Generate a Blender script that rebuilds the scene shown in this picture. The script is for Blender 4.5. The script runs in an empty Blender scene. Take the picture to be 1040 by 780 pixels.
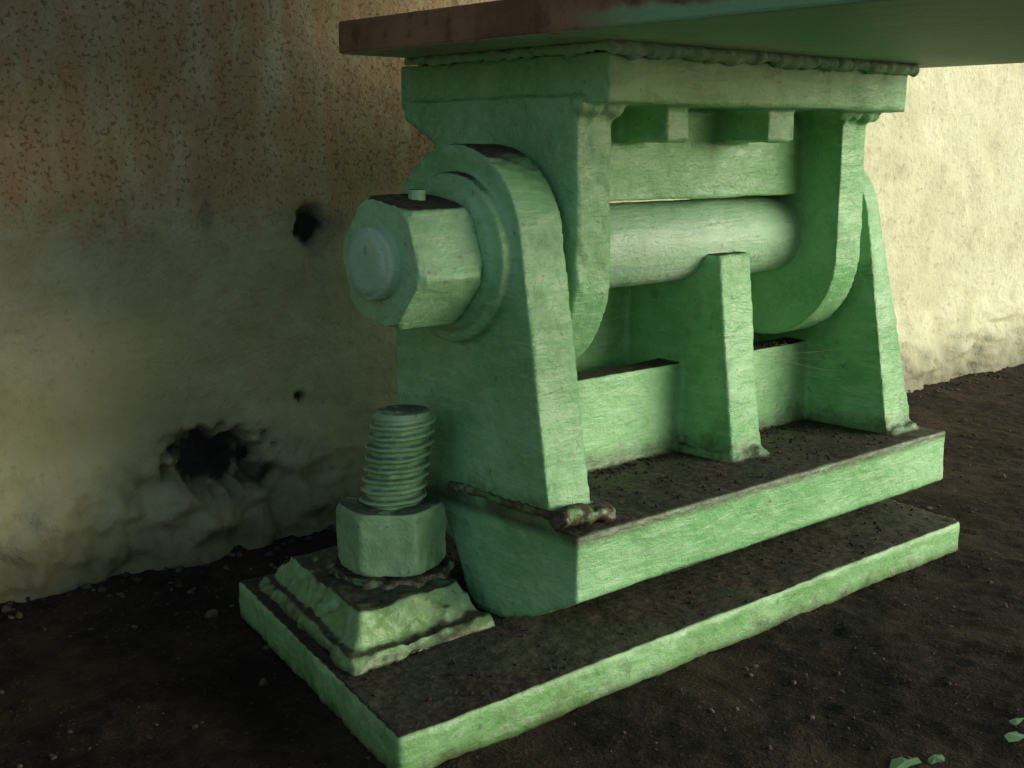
import bpy, bmesh, math, random
from mathutils import Vector, Matrix, noise
random.seed(7)
S=0.5
scn=bpy.context.scene
scn.view_settings.view_transform='Standard'; scn.view_settings.look='None'; scn.view_settings.exposure=0

# ------------------------------------------------------------ node helpers
def newmat(name):
    m=bpy.data.materials.new(name); m.use_nodes=True
    nt=m.node_tree
    return m,nt,nt.nodes['Principled BSDF']
def coords(nt,scale=(1,1,1)):
    tc=nt.nodes.new('ShaderNodeTexCoord'); mp=nt.nodes.new('ShaderNodeMapping')
    mp.inputs['Scale'].default_value=[s/S for s in scale]
    nt.links.new(tc.outputs['Object'],mp.inputs['Vector']); return mp.outputs[0]
def nz(nt,vec,scale,detail=3,rough=.6,dist=0):
    n=nt.nodes.new('ShaderNodeTexNoise'); n.inputs['Scale'].default_value=scale
    n.inputs['Detail'].default_value=detail; n.inputs['Roughness'].default_value=rough
    n.inputs['Distortion'].default_value=dist
    nt.links.new(vec,n.inputs['Vector']); return n.outputs['Fac']
def mr(nt,val,a,b,c=0,d=1):
    n=nt.nodes.new('ShaderNodeMapRange'); n.interpolation_type='SMOOTHSTEP'
    for k,v in zip(('From Min','From Max','To Min','To Max'),(a,b,c,d)): n.inputs[k].default_value=v
    nt.links.new(val,n.inputs['Value']); return n.outputs[0]
def mth(nt,op,a,b=None):
    n=nt.nodes.new('ShaderNodeMath'); n.operation=op; n.use_clamp=(op!='SUBTRACT')
    for i,v in enumerate((a,b)):
        if v is None: continue
        if isinstance(v,(int,float)): n.inputs[i].default_value=v
        else: nt.links.new(v,n.inputs[i])
    return n.outputs[0]
def mixc(nt,f,a,b):
    n=nt.nodes.new('ShaderNodeMix'); n.data_type='RGBA'
    if isinstance(f,(int,float)): n.inputs[0].default_value=f
    else: nt.links.new(f,n.inputs[0])
    for sk,v in ((n.inputs[6],a),(n.inputs[7],b)):
        if isinstance(v,tuple): sk.default_value=(*v,1)
        else: nt.links.new(v,sk)
    return n.outputs[2]
def bump(nt,bsdf,h,strength,dist,prev=None):
    b=nt.nodes.new('ShaderNodeBump'); b.inputs['Strength'].default_value=strength
    b.inputs['Distance'].default_value=dist*S
    nt.links.new(h,b.inputs['Height'])
    if prev: nt.links.new(prev,b.inputs['Normal'])
    nt.links.new(b.outputs[0],bsdf.inputs['Normal']); return b.outputs[0]

BROWN=(.045,.034,.018)
def paint(name,base=(.17,.43,.165),light=(.29,.58,.285),top=.0,foot=None,brush=(2,30,30),speck=.5,stain=.35):
    """chalky hand-brushed green primer; top = how much soil lies on level faces, foot=(z0,z1) splash zone"""
    m,nt,b=newmat(name)
    v=coords(nt); vb=coords(nt,brush)
    n1=nz(nt,v,3.2,4,.62); n2=nz(nt,v,13,4,.7); n3=nz(nt,v,60,3,.6); nb=nz(nt,vb,2.6,4,.7,.5)
    c=mixc(nt,mr(nt,n1,.36,.66),base,light)
    c=mixc(nt,mr(nt,nb,.45,.70,0,.5),c,(.40,.64,.38))
    c=mixc(nt,mr(nt,n2,.52,.74,0,stain*1.3),c,(.12,.23,.075))
    c=mixc(nt,mr(nt,n3,.64,.72,0,speck),c,(.10,.075,.03))
    tc=nt.nodes.new('ShaderNodeTexCoord'); so=nt.nodes.new('ShaderNodeSeparateXYZ'); nt.links.new(tc.outputs['Object'],so.inputs[0])
    if foot:
        zz=mth(nt,'SUBTRACT',so.outputs['Z'],mth(nt,'MULTIPLY',n2,(foot[1]-foot[0])*1.4*S))
        f=mr(nt,zz,(foot[0]-(foot[1]-foot[0])*.9)*S,(foot[0]+(foot[1]-foot[0])*.25)*S,1,0)
        if len(foot)>2: f=mth(nt,'MULTIPLY',f,mr(nt,so.outputs['Z'],(foot[0]-.03)*S,(foot[0]-.002)*S))
        c=mixc(nt,mth(nt,'MULTIPLY',f,.85),c,BROWN)
    geo=nt.nodes.new('ShaderNodeNewGeometry'); sp=nt.nodes.new('ShaderNodeSeparateXYZ')
    nt.links.new(geo.outputs['Normal'],sp.inputs[0])
    d=None
    if top>0:
        up=mr(nt,sp.outputs['Z'],.70,.96)
        d=mth(nt,'MULTIPLY',up,mr(nt,n2,.62-.5*top,.78-.5*top))
        d=mth(nt,'MULTIPLY',d,min(1,top*1.3))
        dc=mixc(nt,mr(nt,n3,.4,.65),(.018,.013,.008),(.055,.044,.022))
        dc=mixc(nt,mr(nt,n1,.50,.62,0,.35),dc,(.055,.075,.03))
        c=mixc(nt,d,c,dc)
    nt.links.new(c,b.inputs['Base Color'])
    r=mr(nt,n2,.3,.7,.36,.58)
    if d: r=mth(nt,'ADD',r,mth(nt,'MULTIPLY',d,.4))
    nt.links.new(r,b.inputs['Roughness'])
    h=mth(nt,'ADD',mth(nt,'MULTIPLY',n2,.34),mth(nt,'ADD',mth(nt,'MULTIPLY',n3,.26),mth(nt,'MULTIPLY',nb,.36)))
    bump(nt,b,h,.9,.012)
    return m

M_low=paint('green_paint_lower',top=.85,foot=(.235,.31,1),brush=(3.5,3.5,16))
M_up=paint('green_paint_upper',base=(.18,.46,.18),light=(.31,.60,.31),top=.3,brush=(3,18,18))
M_base=paint('green_paint_base',base=(.14,.34,.11),light=(.24,.48,.21),top=1,foot=(-.09,-.03),brush=(3,3,8),stain=.6)
M_nut=paint('green_paint_nut',base=(.20,.46,.20),light=(.32,.60,.33),top=.8,brush=(4,12,12),speck=.35)
M_pin=paint('green_paint_pin',base=(.30,.55,.34),light=(.44,.66,.46),top=.15,brush=(2,16,16),stain=.1)
M_bolt=paint('green_paint_bolt',base=(.24,.44,.22),light=(.40,.59,.37),top=.6,brush=(6,6,6),speck=.8,stain=.6)
M_wash=paint('green_paint_washer',base=(.17,.34,.12),light=(.27,.46,.22),top=.7,foot=(-.005,.05),brush=(6,6,6),speck=.8,stain=.9)
M_weld=paint('green_paint_weld',base=(.30,.58,.34),light=(.42,.70,.46),brush=(8,8,8),stain=.1)
M_dirtweld=paint('dirty_weld_paint',base=(.055,.040,.020),light=(.13,.10,.05),top=.7,brush=(8,8,8),stain=1)

def girdermat():
    m,nt,b=newmat('old_brown_girder_paint'); v=coords(nt)
    n1=nz(nt,v,4,5,.7); n2=nz(nt,v,17,4,.7); n3=nz(nt,v,60,2,.6)
    c=mixc(nt,mr(nt,n1,.35,.65),(.16,.085,.04),(.29,.17,.09))
    c=mixc(nt,mr(nt,n2,.5,.68,0,.7),c,(.075,.04,.02))
    geo=nt.nodes.new('ShaderNodeNewGeometry'); s2=nt.nodes.new('ShaderNodeSeparateXYZ')
    nt.links.new(geo.outputs['Normal'],s2.inputs[0])
    dn=mr(nt,s2.outputs['Z'],-.9,-.5,1,.0)
    c=mixc(nt,dn,c,mixc(nt,mr(nt,n1,.42,.56),(.45,.64,.42),(.46,.50,.33)))  # green-grey undersides, colour lifted to make up for weak ground bounce light
    c=mixc(nt,mth(nt,'MULTIPLY',dn,mr(nt,n2,.56,.7,0,.6)),c,(.24,.19,.10))
    c=mixc(nt,mth(nt,'MULTIPLY',dn,mr(nt,n3,.58,.68,0,.6)),c,(.14,.10,.06))
    tc=nt.nodes.new('ShaderNodeTexCoord'); sp=nt.nodes.new('ShaderNodeSeparateXYZ')
    nt.links.new(tc.outputs['Object'],sp.inputs[0])
    e=mr(nt,mth(nt,'SUBTRACT',sp.outputs['Z'],mth(nt,'MULTIPLY',n1,.07*S)),1.19*S,1.205*S,1,0)
    e=mth(nt,'MULTIPLY',e,mr(nt,sp.outputs['Y'],1.70*S,1.45*S))
    c=mixc(nt,e,c,(.22,.44,.23))
    nt.links.new(c,b.inputs['Base Color']); b.inputs['Roughness'].default_value=.6
    bump(nt,b,mth(nt,'ADD',mth(nt,'MULTIPLY',n1,.5),mth(nt,'MULTIPLY',n2,.4)),.8,.016)
    return m
M_gird=girdermat()

# ------------------------------------------------------------ mesh helpers
def mkobj(name,bm,mat,smooth=False,parent=None):
    bmesh.ops.recalc_face_normals(bm,faces=bm.faces)
    for v in bm.verts: v.co*=S
    me=bpy.data.meshes.new(name); bm.to_mesh(me); bm.free()
    ob=bpy.data.objects.new(name,me); scn.collection.objects.link(ob)
    if mat: me.materials.append(mat)
    if smooth:
        for p in me.polygons: p.use_smooth=True
    if parent: ob.parent=parent; ob.matrix_parent_inverse=Matrix.Translation(-parent.location)
    return ob
def empty(name,loc):
    e=bpy.data.objects.new(name,None); e.location=Vector(loc)*S; scn.collection.objects.link(e); return e
def prism(bm,pts,x0,x1,axis='x',taper=None):
    def mk(p,t):
        if axis=='x': return (t,p[0],p[1])
        return (p[0],p[1],t)
    a=[bm.verts.new(mk(p,x0)) for p in pts]; b=[bm.verts.new(mk(p,x1)) for p in pts]
    if taper:
        for v in b: v.co.x-=taper*min(1,max(0,(v.co.z-.23)/.6))
    n=len(pts)
    bm.faces.new(a); bm.faces.new(b[::-1])
    for i in range(n): bm.faces.new((a[i],b[i],b[(i+1)%n],a[(i+1)%n]))
def box(bm,x0,x1,y0,y1,z0,z1): prism(bm,[(y0,z0),(y1,z0),(y1,z1),(y0,z1)],x0,x1)
def circ(cy,cz,r,n=48,a0=0):
    return [(cy+r*math.cos(a0+2*math.pi*i/n),cz+r*math.sin(a0+2*math.pi*i/n)) for i in range(n)]
def arc(cy,cz,r,d0,d1,n=24):
    return [(cy+r*math.cos(math.radians(d0+(d1-d0)*i/n)),cz+r*math.sin(math.radians(d0+(d1-d0)*i/n))) for i in range(n+1)]
def blob(bm,p,r,sc=(1,1,1)):
    bmesh.ops.create_icosphere(bm,subdivisions=2,radius=r,matrix=Matrix.Translation(p)@Matrix.Diagonal((*sc,1)))
def bead(bm,p,q,r,step=None,jit=.35):
    p=Vector(p);q=Vector(q);L=(q-p).length;step=step or r*.7;n=max(2,int(L/step))
    for i in range(n+1):
        c=p.lerp(q,i/n)+Vector([random.uniform(-1,1)*r*.22 for _ in range(3)])
        blob(bm,c,r*random.uniform(1-jit,1+jit))
clouds={}
def cast(ob,vox=.007,disp=.006,size=.12,fine=.0025,sm=2):
    m=ob.modifiers.new('remesh','REMESH'); m.mode='VOXEL'; m.voxel_size=vox*S; m.use_smooth_shade=True
    s=ob.modifiers.new('smooth','SMOOTH'); s.factor=.5; s.iterations=sm
    for k,(st,sz) in enumerate(((disp,size),(fine,.03))):
        key=(k,sz)
        if key not in clouds:
            t=bpy.data.textures.new('clouds%d_%g'%key,'CLOUDS'); t.noise_scale=sz*S; t.noise_depth=2; clouds[key]=t
        d=ob.modifiers.new('disp%d'%k,'DISPLACE'); d.texture=clouds[key]; d.strength=st*2*S; d.mid_level=.5
        d.texture_coords='GLOBAL'
    return ob
def bevel(ob,w,seg=2):
    m=ob.modifiers.new('bevel','BEVEL'); m.width=w*S; m.segments=seg; m.limit_method='ANGLE'; m.angle_limit=math.radians(35)
    return ob

PY,PZ=2.03,.768   # pin axis
bearing=empty('bridge_bearing',(2.32,2.0,0))

# ---- masonry (base) plate: skewed parallelogram
bm=bmesh.new()
prism(bm,[(1.14,1.587),(3.02,1.587),(3.22,2.46),(1.32,2.46)],-.082,0,'z')
cast(mkobj('masonry_plate',bm,M_base,parent=bearing),.008,.007,.18,.003,1)

# ---- lower shoe
bm=bmesh.new()
full=[(1.66,.1),(1.66,.238),(2.30,.238),(2.30,.07),(2.2,0),(1.90,0),(1.78,.035)]
left=[(1.66,.1),(1.66,.238),(2.12,.238),(2.07,.17),(2.03,.08),(2.0,.02),(1.97,0),(1.89,0),(1.78,.035)]
prism(bm,full,1.80,3.045); prism(bm,left,1.635,1.81)
up=[(1.735,.22)]+arc(2.045,.79,.215,173,0,30)+[(2.262,.20)]
prism(bm,up,1.637,1.757); prism(bm,up,2.872,3.0,taper=.065)
prism(bm,[(1.83,.22),(1.893,.74),(2.2,.74),(2.25,.22)],2.335,2.455)
box(bm,1.7,2.95,2.0,2.08,.22,.462)
box(bm,1.7,2.95,2.19,2.25,.22,.70)
prism(bm,circ(PY,PZ,.178,64),1.607,1.65)
prism(bm,circ(PY,PZ,.15,64),1.596,1.65)
for z in (.243,):
    bead(bm,(2.34,1.84,z),(2.45,1.83,z),.018); bead(bm,(2.33,1.85,z),(2.33,2.0,z),.014)
    bead(bm,(2.89,1.735,z),(3.0,1.735,z),.013,jit=.2)
    bead(bm,(1.77,1.76,z),(1.77,2.0,z),.016)
cast(mkobj('lower_shoe',bm,M_low,parent=bearing),.0065,.0045,.14,.0018,1)
bm=bmesh.new()
bead(bm,(1.639,1.70,.264),(1.639,2.06,.262),.011,jit=.2)
bead(bm,(1.645,1.722,.260),(1.775,1.722,.25),.021,jit=.15,step=.008)
for i in range(9): blob(bm,(random.uniform(1.70,1.80),random.uniform(1.695,1.735),random.uniform(.240,.262)),random.uniform(.014,.022),(1.3,1,.8))
cast(mkobj('foot_weld',bm,M_dirtweld,parent=bearing),.004,.005,.05,.003,9)

# ---- upper shoe
bm=bmesh.new()
box(bm,1.797,2.895,1.75,2.44,1.085,1.185)
box(bm,1.83,2.86,1.78,2.40,1.17,1.206)
web=[(1.818,1.10),(1.818,.74)]+arc(2.05,.725,.232,180,360,30)+[(2.285,1.0),(2.40,1.06),(2.41,1.10)]
prism(bm,web,1.778,1.882); prism(bm,web,2.715,2.825)
box(bm,1.8,2.76,1.935,2.15,.876,1.10)
box(bm,2.03,2.103,1.80,1.94,1.008,1.10)
box(bm,2.385,2.483,1.80,1.94,1.008,1.10)
bead(bm,(1.778,1.812,1.078),(1.895,1.812,1.078),.017); bead(bm,(1.89,1.83,1.085),(1.89,1.93,1.085),.014)
bead(bm,(2.70,1.812,1.078),(2.835,1.812,1.078),.019); bead(bm,(2.70,1.83,1.085),(2.70,1.93,1.085),.013)
# thick runs of paint / weld build-up on the front edge of the near web
for i in range(70):
    blob(bm,(random.uniform(1.785,1.875),1.820,random.uniform(.70,1.07)),random.uniform(.006,.013),(1,.55,random.uniform(1,2.6)))
cast(mkobj('upper_shoe',bm,M_up,parent=bearing),.0065,.0045,.14,.0018,1)
bm=bmesh.new()
bead(bm,(1.80,1.742,1.193),(2.90,1.742,1.193),.0165,step=.012,jit=.28)
bead(bm,(1.79,1.74,1.194),(1.79,2.40,1.194),.012,step=.012,jit=.22)
cast(mkobj('sole_weld',bm,M_weld,parent=bearing),.0045,.005,.05,.003,2)

# ---- pin + nuts
bm=bmesh.new(); prism(bm,circ(PY,PZ,.1,72),1.6,2.90)
prism(bm,circ(PY,PZ,.074,64),1.404,1.61); prism(bm,circ(PY,PZ,.06,64),1.396,1.41)
cast(mkobj('pin',bm,M_pin,parent=bearing),.005,.002,.1,.001,1)
def hexnut(name,cx,cy,z0,z1,R,axis,rot,mat,parent):
    bm=bmesh.new(); n=96; rings=[]; L=z1-z0
    for t,ch in ((.0,.91),(.10,1.06),(.90,1.06),(1,.91)):
        ring=[]
        for i in range(n):
            a=2*math.pi*i/n
            k=((a-rot)%(math.pi/3))-math.pi/6
            rh=R*math.cos(math.pi/6)/math.cos(k)
            r=min(rh,R*ch)
            if axis=='x': p=(z0+L*t,cx+r*math.cos(a),cy+r*math.sin(a))
            else: p=(cx+r*math.cos(a),cy+r*math.sin(a),z0+L*t)
            ring.append(bm.verts.new(p))
        rings.append(ring)
    for a,b in zip(rings,rings[1:]):
        for i in range(n): bm.faces.new((a[i],b[i],b[(i+1)%n],a[(i+1)%n]))
    bm.faces.new(rings[0]); bm.faces.new(rings[-1][::-1])
    return cast(mkobj(name,bm,mat,parent=parent),.004,.0035,.07,.0015,1)
hr=math.radians(190)
hexnut('pin_nut',PY,PZ,1.432,1.598,.143,'x',hr,M_nut,bearing)
hexnut('pin_retainer',PY+.02,PZ,2.93,2.955,.115,'x',hr,M_nut,bearing)
bm=bmesh.new()
prism(bm,[(1.53+.018*math.cos(a*math.pi/8),2.03+.018*math.sin(a*math.pi/8)) for a in range(16)],.87,.913,'z')
bevel(mkobj('grease_plug',bm,M_nut,parent=bearing),.004)

# ---- anchor bolt
bolt=empty('anchor_bolt',(1.507,2.11,0))
bm=bmesh.new()
BX,BY=1.507,2.11; nth=56; nzr=150; z0,z1=.05,.442; pitch=.0235; rings=[]
for j in range(nzr+1):
    z=z0+(z1-z0)*j/nzr; ring=[]
    for i in range(nth):
        th=2*math.pi*i/nth
        ph=((z-pitch*th/(2*math.pi))/pitch)%1.0
        tri=abs(ph*2-1)
        r=.0585+.0135*min(1,max(0,(tri*1.6-.35)))+.0045*noise.noise(Vector((math.cos(th)*2.5,math.sin(th)*2.5,z*45)))
        if z>z1-.012: r=min(r,.064-(z-(z1-.012))*.7)
        tl=(z-.2)*.13
        ring.append(bm.verts.new((BX+.75*tl+r*math.cos(th),BY-.661*tl+r*math.sin(th),z)))
    rings.append(ring)
for a,b in zip(rings,rings[1:]):
    for i in range(nth): bm.faces.new((a[i],a[(i+1)%nth],b[(i+1)%nth],b[i]))
bm.faces.new(rings[-1]); bm.faces.new(rings[0][::-1])
mkobj('threaded_rod',bm,M_bolt,True,bolt)
hexnut('hex_nut',BX,BY,.10,.238,.121,'z',math.radians(20),M_bolt,bolt)
bm=bmesh.new()
def frus(bm,low,high,z0,z1):
    a=[bm.verts.new((*p,z0)) for p in low]; b=[bm.verts.new((*p,z1)) for p in high]
    bm.faces.new(a[::-1]); bm.faces.new(b); n=len(a)
    for i in range(n): bm.faces.new((a[i],a[(i+1)%n],b[(i+1)%n],b[i]))
frus(bm,[(1.235,1.87),(1.59,1.88),(1.61,2.0),(1.66,2.36),(1.36,2.41)],[(1.30,1.93),(1.565,1.95),(1.575,2.02),(1.60,2.31),(1.385,2.34)],-.005,.085)
frus(bm,[(1.225,1.85),(1.60,1.86),(1.62,2.0),(1.68,2.38),(1.34,2.43)],[(1.235,1.87),(1.59,1.88),(1.61,2.0),(1.66,2.36),(1.36,2.41)],-.005,.025)
cast(mkobj('washer_plate',bm,M_wash,parent=bolt),.006,.018,.09,.005)
bm=bmesh.new()
prism(bm,[(BX+.128*math.cos(a*math.pi/20),BY+.128*math.sin(a*math.pi/20)) for a in range(40)],.07,.100,'z')
for i in range(22):
    a=random.uniform(0,6.28); blob(bm,(BX+.13*math.cos(a),BY+.13*math.sin(a),.084),random.uniform(.009,.016))
cast(mkobj('round_washer',bm,M_dirtweld,parent=bolt),.005,.006,.06,.004)

# ---- steel girder on top
g=empty('steel_girder',(2.32,0,1.2))
bm=bmesh.new(); box(bm,1.6,3.05,-16,2.41,1.203,1.275)
bevel(mkobj('bottom_flange',bm,M_gird,parent=g),.006)
bm=bmesh.new(); box(bm,2.30,2.35,-16,2.40,1.27,3.1)
bevel(mkobj('web',bm,M_gird,parent=g),.004)
bm=bmesh.new(); box(bm,1.9,2.30,1.98,2.03,1.276,3.1); box(bm,2.35,2.75,1.98,2.03,1.276,3.1)
bevel(mkobj('bearing_stiffener',bm,M_gird,parent=g),.004)

# ---- concrete
def concmat(name,a,b_,wall=True):
    m,nt,b=newmat(name); v=coords(nt)
    n1=nz(nt,v,1.6,5,.65); n2=nz(nt,v,7,5,.72); n3=nz(nt,v,40,3,.7)
    c=mixc(nt,mr(nt,n1,.35,.65),a,b_)
    c=mixc(nt,mr(nt,n2,.48,.72,0,.5),c,(.33,.31,.17))
    c=mixc(nt,mr(nt,n3,.54,.72,0,.5),c,(.24,.21,.11))
    if wall:
        tc=nt.nodes.new('ShaderNodeTexCoord'); sp=nt.nodes.new('ShaderNodeSeparateXYZ')
        nt.links.new(tc.outputs['Object'],sp.inputs[0])
        vs=coords(nt,(3,3,.6))
        xl=mr(nt,sp.outputs['X'],2.2*S,3.4*S,1,.0)
        c=mixc(nt,mth(nt,'MULTIPLY',xl,mr(nt,n1,.3,.7,.35,.85)),c,(.34,.33,.15))  # olive plaster at left, also darkened in colour for the dimmer light there
        hz=mth(nt,'ADD',sp.outputs['Z'],mth(nt,'MULTIPLY',n2,.35*S))
        st=mr(nt,hz,.86*S,1.12*S)
        st=mth(nt,'MULTIPLY',st,xl)
        streak=mr(nt,nz(nt,vs,5,4,.7),.3,.62,.35,1)
        c=mixc(nt,mth(nt,'MULTIPLY',mth(nt,'MULTIPLY',st,streak),.78),c,(.40,.235,.11))
        sp2=mth(nt,'MULTIPLY',st,mr(nt,nz(nt,v,90,3,.6),.54,.64))
        c=mixc(nt,mth(nt,'MULTIPLY',sp2,.7),c,(.15,.07,.028))
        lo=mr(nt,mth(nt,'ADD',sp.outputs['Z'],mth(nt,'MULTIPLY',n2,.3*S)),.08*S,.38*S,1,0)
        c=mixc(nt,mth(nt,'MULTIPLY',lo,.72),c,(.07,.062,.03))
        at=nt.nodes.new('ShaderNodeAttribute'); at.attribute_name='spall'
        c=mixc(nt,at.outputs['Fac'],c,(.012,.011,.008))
    nt.links.new(c,b.inputs['Base Color']); b.inputs['Roughness'].default_value=.85
    bump(nt,b,mth(nt,'ADD',mth(nt,'MULTIPLY',n3,.3),mth(nt,'MULTIPLY',n2,.6)),.9,.022)
    return m
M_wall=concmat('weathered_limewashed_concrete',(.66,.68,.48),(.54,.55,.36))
M_conc=concmat('deck_concrete',(.38,.37,.32),(.28,.27,.22),False)
def lin(segs):
    out=[]
    for a,b,s in segs:
        n=max(1,round((b-a)/s)); out+= [a+(b-a)*i/n for i in range(n)]
    out.append(segs[-1][1]); return out
xs=lin([(-14,.4,.6),(.4,2.4,.009),(2.4,6.5,.03),(6.5,16,.6)])
zs=lin([(-.3,-.1,.05),(-.1,1.35,.009),(1.35,3.1,.1)])
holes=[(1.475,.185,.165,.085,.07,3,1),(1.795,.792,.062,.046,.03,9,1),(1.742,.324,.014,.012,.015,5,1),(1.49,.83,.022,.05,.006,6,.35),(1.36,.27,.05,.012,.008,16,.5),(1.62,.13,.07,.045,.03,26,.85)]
bm=bmesh.new(); lay=bm.verts.layers.float.new('spall'); grid=[]
def wally(x,z):
    y=2.855+.012*noise.noise(Vector((x*1.3,z*1.3,0)))+.007*noise.noise(Vector((x*6,z*6,3)))+.004*noise.noise(Vector((x*17,z*17,8)))
    e=.80+.05*noise.noise(Vector((x*3,0,21)))+.03*noise.noise(Vector((x*11,0,22)))
    if x<2.3: y+=.006*min(1,max(0,(z-e)/.012))
    l=.30+.10*noise.noise(Vector((x*1.7,0,7)))-z
    l=min(1,max(0,l/.22)); y-=l*(.035+.05*noise.noise(Vector((x*4,z*6,11)))+.03*noise.noise(Vector((x*13,z*15,1)))+.012*noise.noise(Vector((x*34,z*34,1))))*1.1
    s=0
    for hx,hz,rx,rz,dp,sd,da in holes:
        d=math.hypot((x-hx)/rx,(z-hz)/rz)
        if d>2.4: continue
        d+=.55*noise.noise(Vector((x*9/ (rx*8+.3),z*9/(rx*8+.3),sd)))+.38*noise.noise(Vector((x*26,z*26,sd)))+.15*noise.noise(Vector((x*60,z*60,sd)))
        k=min(1,max(0,(1.05-d)/.35)); y+=dp*k
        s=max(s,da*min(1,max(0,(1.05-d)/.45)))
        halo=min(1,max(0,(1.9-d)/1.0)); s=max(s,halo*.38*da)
    return y,s
for z in zs:
    row=[]
    for x in xs:
        y,s=wally(x,z); vv=bm.verts.new((x,y,z)); vv[lay]=s; row.append(vv)
    grid.append(row)
for r0,r1 in zip(grid,grid[1:]):
    for i in range(len(xs)-1): bm.faces.new((r0[i],r0[i+1],r1[i+1],r1[i]))
back=[bm.verts.new(p) for p in ((-14,5,-.3),(16,5,-.3),(16,5,3.1),(-14,5,3.1))]
bm.faces.new(back)
bm.faces.new([grid[-1][i] for i in range(len(xs))]+[back[2],back[3]])
bm.faces.new([r[-1] for r in grid]+[back[2],back[1]]); bm.faces.new([r[0] for r in grid]+[back[3],back[0]])
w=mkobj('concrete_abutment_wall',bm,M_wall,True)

bm=bmesh.new(); box(bm,1.0,5.2,-18,5.0,3.102,3.6)  # unseen slab added to block overhead sky; left edge drawn in for more light
bevel(mkobj('sky_blocking_deck',bm,M_conc),.02)

# ---- ground
def groundmat():
    m,nt,b=newmat('damp_soil'); v=coords(nt)
    n1=nz(nt,v,2.6,5,.72); n2=nz(nt,v,24,5,.8); n3=nz(nt,v,110,2,.6)
    c=mixc(nt,mr(nt,n1,.40,.64),(.012,.009,.006),(.040,.028,.016))
    c=mixc(nt,mr(nt,n2,.50,.72,0,.5),c,(.07,.05,.03))
    c=mixc(nt,mr(nt,n3,.67,.72,0,.6),c,(.2,.17,.12))
    nt.links.new(c,b.inputs['Base Color']); b.inputs['Roughness'].default_value=.95
    b.inputs['Specular IOR Level'].default_value=.2
    bump(nt,b,mth(nt,'ADD',mth(nt,'MULTIPLY',n3,.25),mth(nt,'MULTIPLY',n2,.5)),.8,.02)
    return m
M_soil=groundmat()
def gz(x,y):
    z=-.085+.014*noise.noise(Vector((x*2,y*2,0)))+.009*noise.noise(Vector((x*7,y*7,2)))+.010*max(0,noise.noise(Vector((x*21,y*21,5))))+.006*noise.noise(Vector((x*45,y*45,5)))
    k=min(1,max(0,(y-2.55)/.3)); z+=.03*k
    return z
xs2=lin([(-300,-30,45),(-30,.2,1.5),(.2,6.5,.017),(6.5,30,1.2),(30,300,45)])
ys2=lin([(-300,-30,45),(-30,.2,1.5),(.2,3.0,.017),(3.0,30,2),(30,300,45)])
bm=bmesh.new(); gr=[[bm.verts.new((x,y,gz(x,y) if -30<x<30 and -30<y<30 else -.085)) for x in xs2] for y in ys2]
for r0,r1 in zip(gr,gr[1:]):
    for i in range(len(xs2)-1): bm.faces.new((r0[i],r0[i+1],r1[i+1],r1[i]))
mkobj('ground',bm,M_soil,True)

def rocks(name,mat,pts):
    bm=bmesh.new()
    for (x,y,z,r) in pts:
        res=bmesh.ops.create_icosphere(bm,subdivisions=1,radius=r)
        R=Matrix.Rotation(random.uniform(0,6.28),3,'Z')@Matrix.Rotation(random.uniform(0,6.28),3,'X')
        sc=Vector((1,random.uniform(.6,1),random.uniform(.4,.8)))
        for v in res['verts']:
            v.co=R@Vector([v.co[i]*sc[i]*random.uniform(.8,1.15) for i in range(3)])+Vector((x,y,z+r*.1))
    return mkobj(name,bm,mat)
m,nt,b=newmat('small_stones'); v=coords(nt)
c=mixc(nt,mr(nt,nz(nt,v,14,2),.35,.7),(.018,.013,.009),(.12,.09,.06)); nt.links.new(c,b.inputs['Base Color']); b.inputs['Roughness'].default_value=.9
M_stone=m
def inplate(x,y): 
    sh=(y-1.587)*.21
    return 1.587<y<2.46 and 1.14+sh<x<3.02+sh
pts=[]
while len(pts)<1700:
    x=random.uniform(.5,6.2); y=random.uniform(.5,2.84)
    if inplate(x,y) or (noise.noise(Vector((x*2,y*2,4)))<-.05 and random.random()<.8): continue
    r=random.choice([.002,.003,.004,.005,.007])*random.uniform(.8,1.5)
    if random.random()<.03: r*=2.2
    pts.append((x,y,gz(x,y),r))
for _ in range(260):
    x=random.uniform(.4,6.2); y=2.83-abs(random.gauss(0,.07)); pts.append((x,y,gz(x,y),random.uniform(.004,.015)))
rocks('gravel',M_stone,pts)
m,nt,b=newmat('dirt_crumb_soil'); b.inputs['Base Color'].default_value=(.022,.016,.009,1); b.inputs['Roughness'].default_value=.95
pts=[]
for _ in range(600):
    y=random.uniform(1.60,2.44); x=random.uniform(1.2,3.1)
    if inplate(x-.02,y) : pts.append((x,y,.001,random.uniform(.002,.007)))
for _ in range(420):
    y=random.choice([random.uniform(1.69,1.99),random.gauss(1.97,.02)]); x=random.uniform(1.78,2.86)
    if y<2.0: pts.append((x,y,.24,random.uniform(.002,.006)))
for _ in range(26): pts.append((random.gauss(2.72,.03),random.gauss(2.02,.012),.468,random.uniform(.003,.008)))
rocks('dirt_crumbs',m,pts)
m,nt,b=newmat('spider_silk'); b.inputs['Base Color'].default_value=(.30,.32,.24,1)
cu=bpy.data.curves.new('cobweb','CURVE'); cu.dimensions='3D'; cu.bevel_depth=.00032*S
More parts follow.
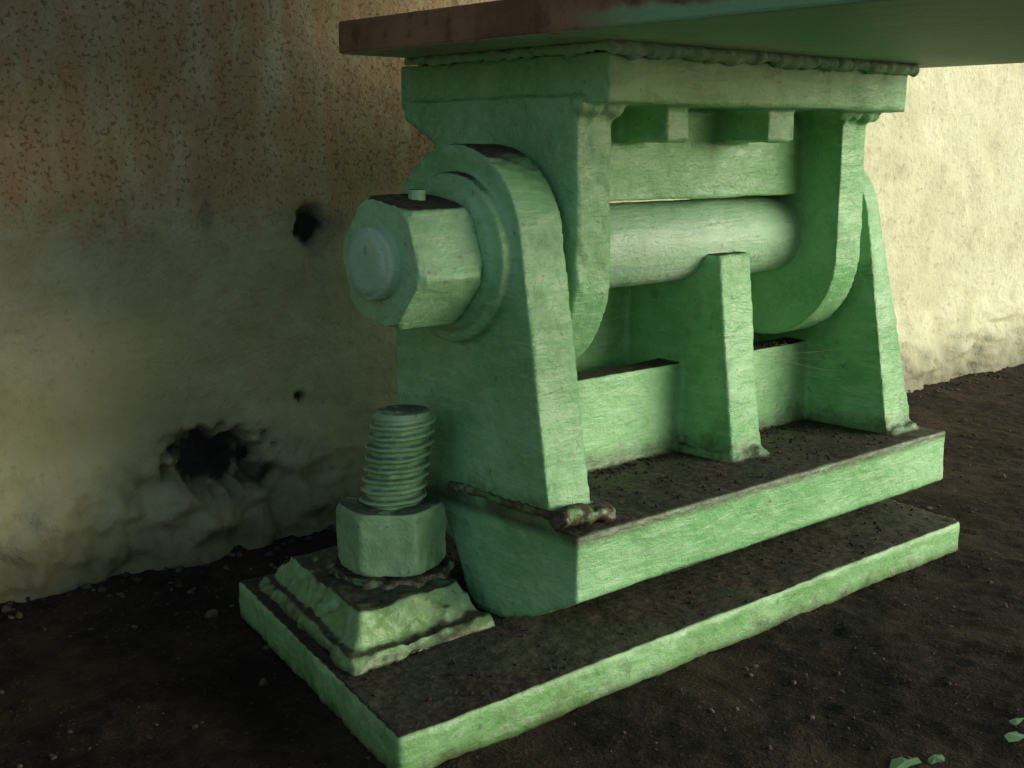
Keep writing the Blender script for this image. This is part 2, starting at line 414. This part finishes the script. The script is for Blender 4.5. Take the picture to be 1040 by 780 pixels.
for i in range(6):
    p0=Vector((2.60+random.uniform(0,.2),1.995,.46+random.uniform(0,.01))); p1=Vector((2.872,random.uniform(1.80,1.97),random.uniform(.30,.56)))
    s=cu.splines.new('POLY'); s.points.add(6)
    for k in range(7):
        t=k/6; q=p0.lerp(p1,t); q.z-=.015*math.sin(t*math.pi)
        s.points[k].co=(*(q*S),1)
ob=bpy.data.objects.new('cobweb',cu); cu.materials.append(m); scn.collection.objects.link(ob)
m,nt,b=newmat('green_paint_flake'); b.inputs['Base Color'].default_value=(.10,.24,.11,1)
bm=bmesh.new()
for (x,y,r) in ((1.86,1.05,.028),(1.91,1.02,.02),(2.08,.96,.022),(2.14,.985,.018),(1.83,1.0,.013)):
    n=9; z=gz(x,y)+.006; a0=random.uniform(0,6)
    vs=[bm.verts.new((x+r*random.uniform(.6,1.3)*math.cos(a0+i*6.283/n)*1.3,y+r*random.uniform(.4,.9)*math.sin(a0+i*6.283/n),z+random.uniform(-.002,.003))) for i in range(n)]
    cc=bm.verts.new((x,y,z+.004))
    for i in range(n): bm.faces.new((vs[i],vs[(i+1)%n],cc))
mkobj('paint_flakes',bm,m)

# ------------------------------------------------------------ light
elev=math.radians(15); az=math.radians(146)  # azimuth clockwise from +Y
sd=Vector((math.sin(az)*math.cos(elev),math.cos(az)*math.cos(elev),math.sin(elev)))
sl=bpy.data.lights.new('sun','SUN'); sl.energy=4.3; sl.angle=math.radians(50); sl.color=(1,.99,.86)
so=bpy.data.objects.new('sun',sl); so.rotation_euler=(-sd).to_track_quat('-Z','Y').to_euler(); scn.collection.objects.link(so)
wd=bpy.data.worlds.new('World'); scn.world=wd; wd.use_nodes=True
nt=wd.node_tree; sk=nt.nodes.new('ShaderNodeTexSky'); sk.sky_type='NISHITA'; sk.sun_disc=False
sk.sun_elevation=elev; sk.sun_rotation=az
nt.links.new(sk.outputs[0],nt.nodes['Background'].inputs[0]); nt.nodes['Background'].inputs[1].default_value=.15

# ------------------------------------------------------------ camera
cd=bpy.data.cameras.new('camera'); co=bpy.data.objects.new('camera',cd); scn.collection.objects.link(co)
cd.sensor_width=36; cd.lens=1245/1040*36; cd.clip_start=.02; cd.clip_end=1000
co.location=(0,0,1*S); co.rotation_euler=(math.radians(79),0,math.radians(-41.4))
scn.camera=co
